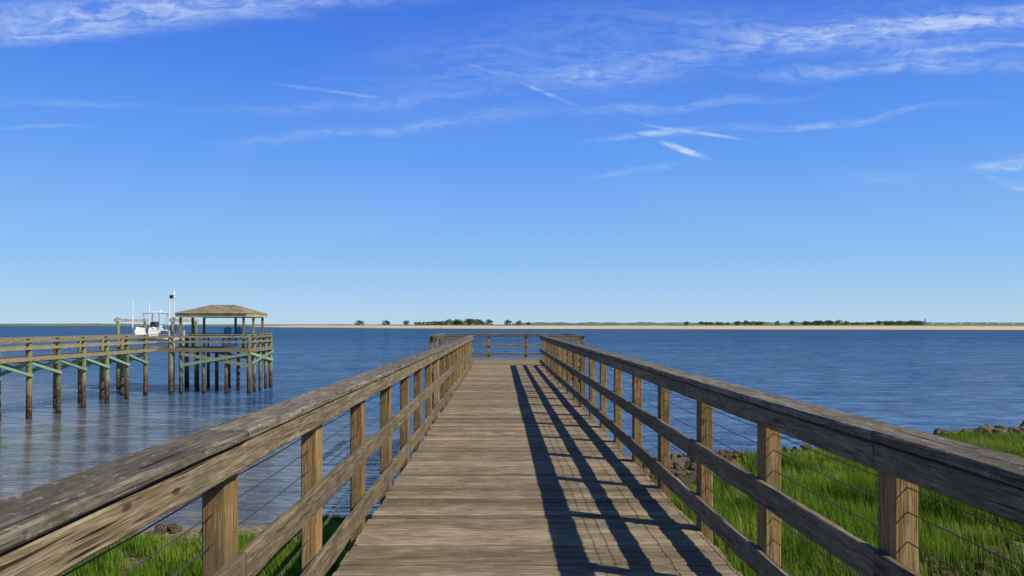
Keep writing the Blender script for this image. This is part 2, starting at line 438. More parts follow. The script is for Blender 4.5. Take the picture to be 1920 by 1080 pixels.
for s, xf in ((-1, PX0), (1, PX1)):
    for y in pys:
        post(xf + s * .0475, y + random.uniform(-.02, .02), random.uniform(-.02, .02))
    js = [YB - 1.0] + [S0 + .02 + SP * 3 * i for i in range(0, 6)] + [YE + .02]
    js = [j for j in js if j < YE - .5] + [YE + .02]
    for a, b in zip(js[:-1], js[1:]):
        n = max(4, int((b - a) / .22)); dz = random.uniform(-.004, .004)
        xc = xf + s * .045
        mb = MB(); mb.board((xc + random.uniform(-.006, .006), a + .003, 1.081 + dz), (xc + random.uniform(-.006, .006), b - .003, 1.081 + dz + random.uniform(-.004, .004)), .19, .038, seg=n, jit=.0022, ch=.008)
        mb.build('handrail_cap', M['cap'], pier)
        xr = xf - s * .0215
        for nm, zc, hh in (('upper_rail', 1.004, .098), ('middle_rail', .58, .125), ('lower_rail', .19, .135)):
            mb = MB(); dz = random.uniform(-.005, .003)
            mb.board((xr, a + .002, zc + dz), (xr, b - .002, zc + dz + random.uniform(-.004, .002)), .038, hh, seg=n, jit=.0024, ch=.006)
            mb.build(nm, M['rail'], pier)
    for zc in (.08, .32, .44, .70, .81, .90):
        mb = MB(); ys_ = [YB - 1] + pys + [YE]
        xw = xf + s * .0475
        for a, b in zip(ys_[:-1], ys_[1:]):
            mid = (a + b) / 2
            mb.tube((xw, a, zc), (xw, mid, zc - .006), .0028, n=5); mb.tube((xw, mid, zc - .006), (xw, b, zc), .0028, n=5)
        mb.build('cable', M['cable'], pier)
def prail(a, b, posts, inner, axis, lv=(('upper_rail', .995, .10), ('middle_rail', .58, .09), ('lower_rail', .19, .09))):
    a = Vector(a); b = Vector(b); n = max(3, int((b - a).length / .4))
    mt, ct = (M['railx'], M['capx']) if axis == 0 else (M['rail'], M['cap'])
    inn = Vector(inner)
    mb = MB(); mb.board(a + Vector((0, 0, 1.081)), b + Vector((0, 0, 1.081)), .19, .038, seg=n, jit=.002, ch=.006); mb.build('handrail_cap', ct, pier)
    for nm, zc, hh in lv:
        off = inn * .082
        mb = MB(); mb.board(a + off + Vector((0, 0, zc)), b + off + Vector((0, 0, zc)), .038, hh, seg=n, jit=.002); mb.build(nm, mt, pier)
    for t in posts:
        p = a.lerp(b, t); post(p.x, p.y, 0, PT)
    for zc in (.32, .44, .70, .81):
        mb = MB(); mb.tube(a + Vector((0, 0, zc)), b + Vector((0, 0, zc)), .0022, n=5); mb.build('cable', M['cable'], pier)
e = .065
prail((TX0 + .15, YF - e, 0), (TX1 - .15, YF - e, 0), [.01, .355, .665, .99], (0, -1, 0), 0)
prail((TX0 + e, YE + .0, 0), (TX0 + e, YF, 0), [.02, .35, .68], (1, 0, 0), 1)
prail((TX1 - e, YE + .0, 0), (TX1 - e, YF, 0), [.02, .35, .68], (-1, 0, 0), 1)
prail((TX0 + .16, YE + .12, 0), (PX0 - .15, YE + .12, 0), [.98], (0, -1, 0), 0)
prail((PX1 + .15, YE + .12, 0), (TX1 - .16, YE + .12, 0), [.02], (0, -1, 0), 0)

# ------------------------------------------------------------------ neighbour dock
DX0, DX1, DZ = -29.25, -27.4, -.42
dock = empty('boat_dock', (-28, 46, WZ), 'long dock on the left standing on tall crusted pilings with green braces', 'dock')
def dpile(x, y, top, r=.15):
    mb = MB(); dx = random.uniform(-.06, .06); mb.tube((x + dx, y, -7), (x, y, top), r * 1.15, r, 9, 10, .06); return mb.build('piling', M['dpile'], dock, (x, y, 0), smooth=True)
bents = [round(43.5 + 3.05 * i, 2) for i in range(-5, 7)]
YD1 = 63.6; YP1 = 69.6; XP1 = -20.0; XP0 = -27.4
for y in bents:
    for x in (DX0, DX1): dpile(x, y, .66)
    s = .18
    mb = MB(); mb.board((DX0 - .1, y + s, -.75), (DX1 + .1, y + s, -1.55), .05, .24); mb.build('brace', M['dgreen'], dock, (DX0, y, 0))
    mb = MB(); mb.board((DX0 - .1, y - s, -1.55), (DX1 + .1, y - s, -.75), .05, .24); mb.build('brace', M['dgreen'], dock, (DX0, y, 0))
    mb = MB(); mb.board((DX0 - .2, y - s, -.66), (DX1 + .2, y - s, -.66), .06, .22); mb.build('cross_beam', M['dgreen'], dock, (DX0, y, 0))
for a, b in zip(bents[:-1], bents[1:]):
    for xq in (DX1 + .19, DX0 - .19):
        mb = MB(); mb.board((xq, a, -.78), (xq, b, -1.5), .05, .16); mb.build('brace', M['dgreen'], dock, (xq, a, 0))
mb = MB(); y = 26.
while y < YP1:
    if y < YD1: mb.board((DX0 + .14, y, DZ - .02), (DX1 - .14, y, DZ - .02), .14, .04)
    else: mb.board((DX0 + .14 if y < 64.6 else XP0, y, DZ - .02), (XP1, y, DZ - .02), .14, .04)
    y += .15
mb.build('deck', M['ddeck'], dock)
for x in (DX0 + .165, DX1 - .165):
    mb = MB(); mb.board((x, 26, -.56), (x, YD1, -.56), .05, .24, seg=10); mb.build('stringer', M['drail'], dock)
mb = MB(); mb.board((DX1 + .18, 26, -.52), (DX1 + .18, YD1, -.52), .05, .24, seg=10); mb.build('stringer', M['drail'], dock)
for x in (DX0, DX1):
    s = 1 if x == DX0 else -1
    yend = YD1
    mb = MB(); mb.board((x, 26, .68), (x, yend, .68), .28, .05, seg=20, jit=.004); mb.build('handrail_cap', M['drail'], dock)
    for z in (.5, .1):
        xx = x + s * .165 if x == DX0 else x + .175
        mb = MB(); mb.board((xx, 26, z), (xx, yend, z), .04, .17, seg=20, jit=.004); mb.build('side_rail', M['drail'], dock)
for y in (YD1, YP1):
    for x in (-25.4, -23.6, -21.8): dpile(x, y, -.5, .13)
    dpile(XP1, y, .66, .16)
    dpile(XP0 + .1 if y == YP1 else -26.2, y, .4, .18)
for y in (65.0, 66.6, 68.2):
    dpile(XP1, y, .66, .12)
for y in (66.6,):
    dpile(-23.6, y, -.5, .14); dpile(-26.6, y, -.5, .14); dpile(-21.8, y, -.5, .14); dpile(-25.2, y, -.5, .14)
for y in (YD1 - .19, YP1 + .19):
    mb = MB(); mb.board((XP0, y, -.56), (XP1 + .15, y, -.56), .06, .28, seg=6); mb.build('stringer', M['drailx'], dock)
    mb = MB(); mb.board((-25.3, y - .05, -.85), (XP1, y - .05, -1.75), .06, .24); mb.build('brace', M['drailx'], dock)
    mb = MB(); mb.board((-25.3, y - .12, -1.75), (XP1, y - .12, -.85), .06, .24); mb.build('brace', M['dgreen'], dock)
mb = MB(); mb.board((XP1 + .19, YD1, -.56), (XP1 + .19, YP1, -.56), .06, .28, seg=6); mb.build('stringer', M['drail'], dock)
for z0, z1 in ((-.8, -1.6), (-1.6, -.8)):
    q = XP1 + .21 + (.07 if z0 < -1 else 0)
    mb = MB(); mb.board((q, YD1, z0), (q, YP1, z1), .05, .2); mb.build('brace', M['dgreen'], dock)
def drail(a, b, axis, off, levels=(.5, .1)):
    mt = M['drailx'] if axis == 0 else M['drail']
    a = Vector(a); b = Vector(b); off = Vector(off)
    mb = MB(); mb.board(a + Vector((0, 0, .68)), b + Vector((0, 0, .68)), .28, .05, seg=8, jit=.003); mb.build('handrail_cap', mt, dock)
    for z in levels:
        mb = MB(); mb.board(a + off + Vector((0, 0, z)), b + off + Vector((0, 0, z)), .04, .17, seg=8, jit=.003); mb.build('side_rail', mt, dock)
drail((DX1 + .145, YD1, 0), (XP1 + .1, YD1, 0), 0, (0, -.2, 0))
drail((XP1, YD1 + .145, 0), (XP1, YP1 - .145, 0), 1, (.2, 0, 0))
drail((XP0 + .2, YP1, 0), (XP1, YP1, 0), 0, (0, .2, 0), (.5,))
for x in (-25.4, -23.6, -21.8):
    for y in (YD1 + .0, YP1):
        mb = MB(); mb.board((x, y, -.5), (x, y, .653), .1, .1, up=(0, 1, 0)); mb.build('rail_post', M['dpile'], dock, (x, y, 0))

# gazebo
GX0, GX1, GY0, GY1 = -25.6, -20.55, YD1 + .45, YP1 - .45
gaz = empty('gazebo', ((GX0 + GX1) / 2, (GY0 + GY1) / 2, DZ), 'open gazebo with brown shingled hip roof on the dock platform', 'gazebo')
for x, y in ((GX0, GY0), (GX1, GY0), (GX0, GY1), (GX1, GY1), (GX0, (GY0 + GY1) / 2), ((GX0 + GX1) / 2 + .2, GY1), (GX1, (GY0 + GY1) / 2)):
    mb = MB(); mb.board((x, y, DZ), (x, y, 2.05), .17, .17, up=(0, 1, 0), seg=3, jit=.003); mb.build('post', M['dpile'], gaz, (x, y, DZ))
ez = 2.24
for (a, b) in (((GX0 - .3, GY0 - .3), (GX1 + .3, GY0 - .3)), ((GX0 - .3, GY1 + .3), (GX1 + .3, GY1 + .3)), ((GX0 - .3, GY0 - .27), (GX0 - .3, GY1 + .27)), ((GX1 + .3, GY0 - .27), (GX1 + .3, GY1 + .27))):
    mb = MB(); mb.board((*a, ez), (*b, ez), .05, .3); mb.build('fascia', M['fascia'], gaz)
for y in (GY0, GY1):
    mb = MB(); mb.board((GX0, y, 2.15), (GX1, y, 2.15), .1, .2); mb.build('beam', M['fascia'], gaz)
mb = MB(); X0, X1, Y0, Y1 = GX0 - .42, GX1 + .38, GY0 - .42, GY1 + .42; zb, zt = 2.40, 3.14
cy = (Y0 + Y1) / 2; rx0, rx1 = X0 + 2.0, X1 - 1.9; NCo = 11
def ring(t, z): return [(X0 + (rx0 - X0) * t, Y0 + (cy - .03 - Y0) * t, z), (X1 + (rx1 - X1) * t, Y0 + (cy - .03 - Y0) * t, z), (X1 + (rx1 - X1) * t, Y1 + (cy + .03 - Y1) * t, z), (X0 + (rx0 - X0) * t, Y1 + (cy + .03 - Y1) * t, z)]
for i in range(NCo):
    t0, t1 = i / NCo, (i + 1) / NCo
    lo = ring(t0, zb + (zt - zb) * t0 - (0 if i else .02)); hi = ring(t1, zb + (zt - zb) * t1 - .02)
    lo2 = ring(t0, zb + (zt - zb) * t0 - .02)
    mb.add(lo2 + lo + hi, [[k, (k + 1) % 4, 4 + (k + 1) % 4, 4 + k] for k in range(4)] + [[4 + k, 4 + (k + 1) % 4, 8 + (k + 1) % 4, 8 + k] for k in range(4)])
tp = ring(1, zt - .01); mb.add(tp, [[0, 1, 2, 3]]); bt = ring(0, zb - .022); mb.add(bt, [[3, 2, 1, 0]])
mb.build('roof', M['roof'], gaz)

def chair(x, y, rz, label):
    t = empty('deck_chair', (x, y, DZ), label, 'chair')
    P = Vector((x, y, DZ))
    def B(nm, a, b, w, h, up=(0, 0, 1)):
        mb = MB(); mb.board(P + Vector(a), P + Vector(b), w, h, up=up); mb.build(nm, M['blue'], t)
    for sx_ in (-.28, .28):
        B('leg', (sx_, -.28, 0), (sx_, -.28, .95), .06, .09, (0, 1, 0)); B('leg', (sx_, .3, 0), (sx_, .22, .95), .06, .09, (0, 1, 0))
        B('armrest', (sx_ * 1.1, -.36, .97), (sx_ * 1.1, .3, .97), .13, .03)
    mb = MB()
    for i in range(5): mb.board(P + Vector((-.27, -.27 + i * .11, .72)), P + Vector((.27, -.27 + i * .11, .72)), .095, .025)
    mb.build('seat', M['blue'], t)
    mb = MB()
    for i in range(5):
        xx = (i - 2) * .115; mb.board(P + Vector((xx * .9, .2, .68)), P + Vector((xx * 1.15, .5, 1.72 - abs(i - 2) * .06)), .1, .022, (0, 1, 0))
    mb.build('backrest', M['blue'], t)
    B('footrest', (-.3, -.33, .3), (.3, -.33, .3), .09, .03)
    t.rotation_euler = (0, 0, rz); return t
chair(-22.7, 66.4, .15, 'tall blue slatted chair under the gazebo roof, the left one')
chair(-21.85, 66.5, -.1, 'tall blue slatted chair under the gazebo roof, the right one')

lx, ly = -26.35, 64.6
lp = empty('light_pole', (lx, ly, DZ), 'tall white pole with dark floodlight box at the left gazebo corner', 'light pole')
mb = MB(); mb.tube((lx, ly, DZ), (lx, ly, 3.9), .055, .045, 8); mb.build('pole', M['pvc'], lp)
mb = MB(); mb.board((lx - .32, ly, 3.72), (lx - .03, ly, 3.72), .2, .27, ch=.03); mb.build('floodlight', M['black'], lp)
mb = MB(); mb.tube((lx, ly, 3.9), (lx + .02, ly, 4.2), .09, .04, 8); mb.tube((lx, ly, 3.62), (lx + .26, ly, 3.58), .02, .02, 6); mb.board((lx + .1, ly, 3.64), (lx + .3, ly, 3.6), .12, .12, ch=.02); mb.build('camera_head', M['pvc'], lp)

LX0, LX1, LY0, LY1 = -32.1, -27.5, 67.2, 72.3
lift = empty('boat_lift', ((LX0 + LX1) / 2, 69.7, WZ), 'grey timber boat lift with two overhead beams and white guide poles around the boat', 'boat lift')
for x in (LX0, LX1):
    for y in (LY0, LY1):
        mb = MB(); mb.tube((x, y, -7), (x, y, 1.72), .15, .13, 9, 8, .03); mb.build('piling', M['dpile'], lift, (x, y, 0), smooth=True)
    mb = MB(); mb.board((x, LY0 - .5, 1.84), (x, LY1 + .5, 1.84), .2, .24); mb.build('overhead_beam', M['beamgrey'], lift)
    mb = MB(); mb.board((x + .02, LY0 - .2, 2.0), (x + .02, LY0 + .3, 2.0), .22, .16, ch=.03); mb.build('winch_motor', M['beamgrey'], lift)
for y in (LY0 + .4, LY1 - .4):
    mb = MB(); mb.board((LX0 + .15, y, -.42), (LX1 - .15, y, -.42), .12, .2); mb.build('cradle_beam', M['alu'], lift)
    for x in (LX0 + .2, LX1 - .2):
        mb = MB(); mb.tube((x, y, -.32), (x, y, 1.74), .012, n=5); mb.build('lift_cable', M['cable'], lift)
for x, y, z in ((-31.25, 68.0, 3.45), (-31.25, 71.2, 3.4), (-28.15, 68.0, 3.5), (-28.15, 71.2, 2.6)):
    mb = MB(); mb.tube((x, y, -.4), (x, y, z), .05, n=8); mb.build('guide_pole', M['pvc'], lift)
BX = -29.75
boat = empty('motor_boat', (BX, 69, -.3), 'white centre console motor boat with T-top hanging in the lift', 'boat')
mb = MB(); st = [(65.2, .05, 1.28, .55), (65.6, .42, 1.22, .3), (66.3, .82, 1.12, .05), (67.4, 1.12, 1.0, -.14), (69, 1.24, .88, -.22), (71, 1.24, .8, -.25), (72.6, 1.18, .8, -.24)]
vs = []; fs = []
for (y, w, g, kz) in st:
    ch_ = kz + (g - kz) * .38
    for p in [(-w, g), (-w * .97, g - .1), (-w * .86, ch_), (0, kz), (w * .86, ch_), (w * .97, g - .1), (w, g), (w * .86, g + .01), (w * .80, g - .45), (-w * .80, g - .45), (-w * .86, g + .01)]:
        vs.append((BX + p[0], y, p[1]))
n = 11
for i in range(len(st) - 1):
    for k in range(n): fs.append([i * n + k, i * n + (k + 1) % n, (i + 1) * n + (k + 1) % n, (i + 1) * n + k])
fs.append(list(range(n))[::-1]); fs.append([(len(st) - 1) * n + k for k in range(n)])
mb.add(vs, fs); mb.build('hull', M['white'], boat)
mb = MB(); vs = [(BX - .45, 68.4, .45), (BX + .45, 68.4, .45), (BX + .45, 69.7, .45), (BX - .45, 69.7, .45), (BX - .4, 68.7, 1.25), (BX + .4, 68.7, 1.25), (BX + .42, 69.5, 1.45), (BX - .42, 69.5, 1.45)]
mb.add(vs, [[0, 1, 5, 4], [1, 2, 6, 5], [2, 3, 7, 6], [3, 0, 4, 7], [4, 5, 6, 7]]); mb.build('console', M['white'], boat)
mb = MB(); mb.add([(BX - .4, 68.72, 1.26), (BX + .4, 68.72, 1.26), (BX + .36, 69.0, 1.72), (BX - .36, 69.0, 1.72), (BX - .4, 68.74, 1.26), (BX + .4, 68.74, 1.26), (BX + .36, 69.02, 1.72), (BX - .36, 69.02, 1.72)], [[0, 1, 2, 3], [7, 6, 5, 4]]); mb.build('windshield', M['glass'], boat)
mb = MB()
for xx in (-.55, .55):
    for yy, y2 in ((68.5, 68.2), (69.7, 70.0)):
        mb.tube((BX + xx, yy, .5), (BX + xx * 1.2, y2, 2.42), .03, n=6)
    mb.tube((BX + xx * 1.1, 68.35, 1.4), (BX + xx * 1.1, 69.85, 1.4), .025, n=6)
    mb.tube((BX + xx * 1.2, 68.0, 2.42), (BX + xx * 1.2, 70.3, 2.42), .03, n=6)
    mb.tube((BX + xx, 68.5, .6), (BX + xx * 1.15, 69.9, 2.3), .02, n=6)
mb.build('t_top_frame', M['alu'], boat)
mb = MB(); mb.board((BX, 67.8, 2.5), (BX, 70.5, 2.54), 1.75, .09, ch=.04); mb.build('t_top_canopy', M['white'], boat)
mb = MB(); mb.board((BX - .6, 69.1, 2.58), (BX + .55, 69.1, 2.58), .12, .05); mb.tube((BX + .2, 69.6, 2.5), (BX + .25, 69.6, 2.8), .05, n=6); mb.build('antenna_mount', M['pvc'], boat)
mb = MB(); mb.board((BX - .4, 70.4, .95), (BX + .4, 70.4, .95), .5, .12, ch=.04); mb.board((BX, 70.4, .4), (BX, 70.4, .9), .5, .4, up=(0, 1, 0)); mb.build('seat', M['white'], boat)
mb = MB(); mb.board((BX, 72.75, -.3), (BX, 72.85, .8), .2, .3, up=(0, 1, 0)); mb.board((BX, 72.85, .8), (BX, 72.85, 1.45), .45, .55, up=(0, 1, 0), ch=.12); mb.build('outboard_motor', M['black'], boat)

# ------------------------------------------------------------------ rocks
import bmesh
def rock_mesh(seed):
    bm = bmesh.new(); bmesh.ops.create_icosphere(bm, subdivisions=3, radius=1)
    o = Vector((seed * 7.3, seed * 3.1, 0))
    cuts = [(Vector((random.uniform(-1, 1), random.uniform(-1, 1), random.uniform(-.6, 1))).normalized(), random.uniform(.5, .85)) for _ in range(12)]
    for v in bm.verts:
        p = v.co.copy()
        for nrm, d in cuts:
            q = p.dot(nrm)
            if q > d: p -= nrm * (q - d)
        p += p.normalized() * (.18 * mnoise.noise(p * 1.6 + o) + .10 * mnoise.noise(p * 4 + o))
        v.co = Vector((p.x, p.y, p.z * .75))
    me = bpy.data.meshes.new('rock'); bm.to_mesh(me); bm.free(); me.materials.append(M['rock']); return me
RM = [rock_mesh(i) for i in range(8)]
def rock(x, y, s, label, group, dz=0):
    z = max(float(gz(np.array(x), np.array(y))), WZ - .15) + s * .2 + dz
    o = link('boulder', random.choice(RM), None, (x, y, z))
    o.scale = [s * random.uniform(.7, 1.25) for _ in range(3)]
    o.rotation_euler = (random.uniform(-.4, .4), random.uniform(-.4, .4), random.uniform(0, 6.28))
    tag(o, label, 'rock', group)
for i in range(44):
    x = random.uniform(-14.5, -2.2); y = float(np.interp(x, sx, sy)) + random.uniform(-1.5, .3)
    rock(x, y, random.uniform(.10, .25), 'small tan boulder along the water edge left of the pier', 'shore boulders left of the pier', .03)
cnt = 0
while cnt < 112:
    x = random.uniform(2.6, 9.6); y = random.uniform(20, 35)
    if float(rubble(np.array(x), np.array(y))) < random.uniform(.05, .8): continue
    cnt += 1
    rock(x, y, random.choice([.14, .18, .22, .28, .36]) * random.uniform(.8, 1.2), 'brown boulder in the rubble beside the right edge of the pier', 'rubble boulders right of the pier', .03)
for i in range(44):
    x = 8 + 13 * random.random() ** 1.8; y = float(np.interp(x, sx, sy)) + random.uniform(-1.2, .3)
    rock(x, y, random.uniform(.12, .30), 'low brown stone at the grass edge of the right shoreline', 'stones at the right grass edge', .08)
for i in range(56):
    x = random.uniform(20.9, 27.5); y = float(np.interp(x, sx, sy)) + random.uniform(-1.8, .5)
    rock(x, y, random.uniform(.24, .46), 'big dark boulder in the heap on the far right shoreline', 'boulder heap on the right shoreline', random.uniform(0, .14))
for i in range(38):
    x = random.uniform(7.2, 9.6); y = random.uniform(12.9, 14.3)
    rock(x, y, random.uniform(.10, .26), 'brown flat stone lying in grass at the lower right', 'stones in the near right grass', .04)

# ------------------------------------------------------------------ grass
def grass(N):
    X = RNG.uniform(-20, 34, N * 3); Y = RNG.uniform(9.5, 42, N * 3)
    n3 = N * 3
    u = X / Y; d = inland(X, Y)
    patch = np.sin(X * 1.3 + 2) * np.sin(Y * 1.1 + 1) + .6 * np.sin(X * 3.1 + Y * 1.7)
    edge = 1.0 + .5 * np.sin(X * 1.7) + RNG.uniform(-.3, .5, n3)
    edge = np.where(X < 0, edge + .3, edge)
    edge = np.where((X > 5) & (X < 12), edge + .9, edge)
    edge = np.where(X > 20.6, edge + 1.0, edge)
    ok = (d > edge) & (u > -.78) & (u < .80) & (np.abs(u) > .10) & (patch > -.75 + RNG.uniform(-.6, .4, n3))
    rb = rubble(X, Y); ok &= rb < RNG.uniform(.04, .85, n3) * (.6 + .4 * np.sin(X * 2.2 + Y))
    ok &= heap(X, Y) < RNG.uniform(.02, .5, n3)
    ok &= ~((X > 7.0) & (X < 10) & (Y > 12.7) & (Y < 14.5) & (RNG.random(n3) < .8))
    ok &= ~((X > 6.8) & (X < 10) & (Y > 11.0) & (Y <= 12.7) & (RNG.random(n3) < .6))
    X = X[ok][:N]; Y = Y[ok][:N]; n = len(X); Z = gz(X, Y) - .02; dd = inland(X, Y)
    hv = 1 + .35 * np.sin(X * .8) * np.cos(Y * .6) + .25 * np.sin(X * 2.7 + Y * 1.3)
    hv *= np.clip(.5 + (dd - 1) * .12, .5, 1.1) * np.where(X < 0, .85, 1.05)
    h = RNG.uniform(.16, .64, n) * hv; w = RNG.uniform(.0035, .007, n) * (1 + Y / 40)
    a = RNG.uniform(0, 2 * np.pi, n); la = RNG.normal(2.7, 1.0, n); ln = RNG.uniform(.03, .28, n) * h
    cx, sn = np.cos(a) * w, np.sin(a) * w; lx_, ly_ = np.cos(la) * ln, np.sin(la) * ln
    V = np.empty((n, 5, 3))
    V[:, 0] = np.stack([X - cx, Y - sn, Z], -1); V[:, 1] = np.stack([X + cx, Y + sn, Z], -1)
    V[:, 2] = np.stack([X + cx * .8 + lx_ * .3, Y + sn * .8 + ly_ * .3, Z + h * .6], -1); V[:, 3] = np.stack([X - cx * .8 + lx_ * .3, Y - sn * .8 + ly_ * .3, Z + h * .6], -1)
    V[:, 4] = np.stack([X + lx_, Y + ly_, Z + h], -1)
    me = bpy.data.meshes.new('marsh_grass'); me.vertices.add(n * 5); me.vertices.foreach_set('co', V.ravel())
    b5 = (np.arange(n) * 5)[:, None]
    L = (b5 + np.array([0, 1, 2, 3, 3, 2, 4])[None]).ravel()
    me.loops.add(len(L)); me.loops.foreach_set('vertex_index', L.astype(np.int32))
    me.polygons.add(n * 2)
    ls = (np.arange(n) * 7)[:, None] + np.array([0, 4])[None]
    me.polygons.foreach_set('loop_start', ls.ravel().astype(np.int32))
    me.update(calc_edges=True)
    r = me.attributes.new('rnd', 'FLOAT', 'POINT'); r.data.foreach_set('value', np.repeat(RNG.random(n), 5).astype(np.float32))
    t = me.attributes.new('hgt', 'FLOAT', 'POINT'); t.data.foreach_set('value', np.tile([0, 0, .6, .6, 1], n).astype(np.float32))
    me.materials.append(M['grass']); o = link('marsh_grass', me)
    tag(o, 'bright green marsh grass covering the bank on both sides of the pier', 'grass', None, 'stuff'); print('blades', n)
grass(340000)

# ------------------------------------------------------------------ trees
def tree_meshes(seed, wide):
    random.seed(seed)
    mb = MB(); mb.tube((0, 0, -.5), (.3, 0, 3.5), .35, .25, 7); lobes = []
    for i in range(9):
        a = random.uniform(0, 6.28); r = random.uniform(.5, 1) * wide
        c = Vector((math.cos(a) * r, math.sin(a) * r, random.uniform(3.2, 7.4))); lobes.append((c, random.uniform(1.5, 2.6)))
        mb.tube((.25, 0, 2.4), c, .14, .05, 5)
    lobes.append((Vector((0, 0, 7.6)), 2.1)); lobes.append((Vector((wide * .6, 0, 2.6)), 1.7)); lobes.append((Vector((-wide * .7, 0, 2.4)), 1.6))
    t = mb.build('trunk', M['bark']); tm = t.data; bpy.data.objects.remove(t)
    mb = MB()
    for c, r in lobes:
        for _ in range(75):
            d = Vector((random.gauss(0, 1), random.gauss(0, 1), random.gauss(0, 1))).normalized() * r * random.uniform(.55, 1.05)
            p = c + Vector((d.x, d.y, d.z * .75)); s = random.uniform(.3, .55)
            u = Vector((random.gauss(0, 1), random.gauss(0, 1), random.gauss(0, 1))).normalized(); w = u.orthogonal().normalized()
            mb.add([p - u * s, p + w * s * .7, p + u * s, p - w * s * .7], [[0, 1, 2, 3]])
    t = mb.build('crown', M['leaf']); cm = t.data; bpy.data.objects.remove(t)
    return tm, cm
TV = [tree_meshes(i, w) for i, w in enumerate((2.4, 3.2, 2.0, 4.0))]
random.seed(11)
def tree(px, wpx, topy, label, group=None, back=90):
    D, h = sb_at(px); D = float(D) + back + random.uniform(-20, 30)
    zb_ = WZ + float(h) * .8
    H = CAMZ + (HY - topy) * D / F - zb_
    t = empty('shore_tree', (atp(px, D), D, zb_), label, 'tree', group)
    v = random.randrange(4) if wpx < 2 * (HY - topy) else 3
    tm, cm = TV[v]
    wm = wpx * D / F
    nat = {0: 8.0, 1: 9.6, 2: 7.2, 3: 11.5}[v]
    t.scale = (wm / nat, wm / nat, H / 9.4); t.rotation_euler = (0, 0, random.uniform(0, 6.28))
    link('trunk', tm, t); link('crown', cm, t)
for px, w, ty, lb in [(674, 24, 600, 'dark low tree, leftmost of those on the far sandbar'), (724, 19, 600, 'dark rounded tree, second from the left on the far sandbar'), (762, 15, 600, 'small dark tree, third from the left on the far sandbar'),
                  (952, 22, 599, 'rounded tree just right of the big tree clump above the pier end'), (974, 19, 600, 'lower tree directly right of the rounded one above the pier end'), (991, 13, 603, 'tiny tree furthest right of the group above the pier end'),
                  (1287, 14, 602.5, 'small low tree, leftmost right of the pier on the sandbar'),
                  (1458, 13, 601, 'small lone tree between two wider clumps on the right of the sandbar'), (1485, 15, 600.5, 'rounded lone tree left of the long right hand grove')]:
    tree(px, w, ty, lb)
def clump(a, b, n, y0, y1, w, lb, g):
    for i in range(n):
        tree(a + (b - a) * (i + .5) / n + random.uniform(-2, 2), w * random.uniform(.8, 1.25), random.uniform(y0, y1), lb, g, 90 + random.uniform(0, 60))
clump(778, 806, 4, 601.5, 604, 14, 'small tree in the low part at the left of the central clump', 'low trees left of the central clump')
clump(808, 920, 12, 597, 602.5, 19, 'dark tree in the big central clump on the sandbar left of the pier end', 'central clump of trees on the sandbar')
clump(1310, 1368, 6, 602, 604, 14, 'low tree in the first small clump right of the pier', 'low clump right of the pier')
clump(1378, 1432, 4, 599, 602.5, 18, 'tree in the rounded clump on the middle right of the sandbar', 'rounded clump on the right')
clump(1503, 1590, 8, 598.5, 602.5, 17, 'dark tree in the long grove on the right of the sandbar', 'long grove on the right')
clump(1592, 1642, 5, 602.5, 604.5, 14, 'very low tree between the long grove and the last clump', 'low trees between right groves')
clump(1643, 1728, 7, 598.5, 602, 19, 'dark tree in the last clump near the distant houses', 'last clump on the right')

def house(px, w, h, D, label):
    x = atp(px, D); z = WZ + 10
    t = empty('house', (x, D, z), label, 'house', 'houses on the distant right shore')
    mb = MB(); mb.board((x, D - 7, z + h * .3), (x, D + 7, z + h * .3), w, h * .9); mb.build('wall', M['farwall'], t)
    mb = MB(); zz = z + h * .75
    v = [(x - w * .56, D - 8, zz), (x + w * .56, D - 8, zz), (x + w * .56, D + 8, zz), (x - w * .56, D + 8, zz), (x - w * .3, D, zz + h * .4), (x + w * .3, D, zz + h * .4)]
    mb.add(v, [[0, 1, 5, 4], [2, 3, 4, 5], [1, 2, 5], [3, 0, 4], [3, 2, 1, 0]]); mb.build('roof', M['farroof'], t)
    for k in (-.25, .25):
        mb = MB(); mb.board((x + w * k, D - 7.1, z + h * .2), (x + w * k, D - 7.1, z + h * .5), w * .12, .2, up=(0, 1, 0)); mb.build('window', M['glass'], t)
for px, w, h in [(1748, 26, 9), (1772, 20, 8), (1800, 30, 10), (1822, 18, 8), (1850, 24, 9), (1872, 20, 8), (1898, 30, 9)]:
    house(px, w, h, 6100 + random.uniform(-100, 100), 'tiny pale house on the hazy distant shore at far right')
x = atp(1735, 5600); t = empty('tower', (x, 5600, WZ), 'thin dark tower rising from the distant shore right of the last trees', 'tower')
mb = MB(); mb.tube((x, 5600, WZ), (x, 5600, 30), 5, 3.5, 10); mb.build('shaft', M['farroof'], t)
mb = MB(); mb.tube((x, 5600, 30), (x, 5600, 35), 5.5, 5, 10); mb.tube((x, 5600, 35), (x, 5600, 39), 5, .5, 10); mb.build('lantern', M['farroof'], t)

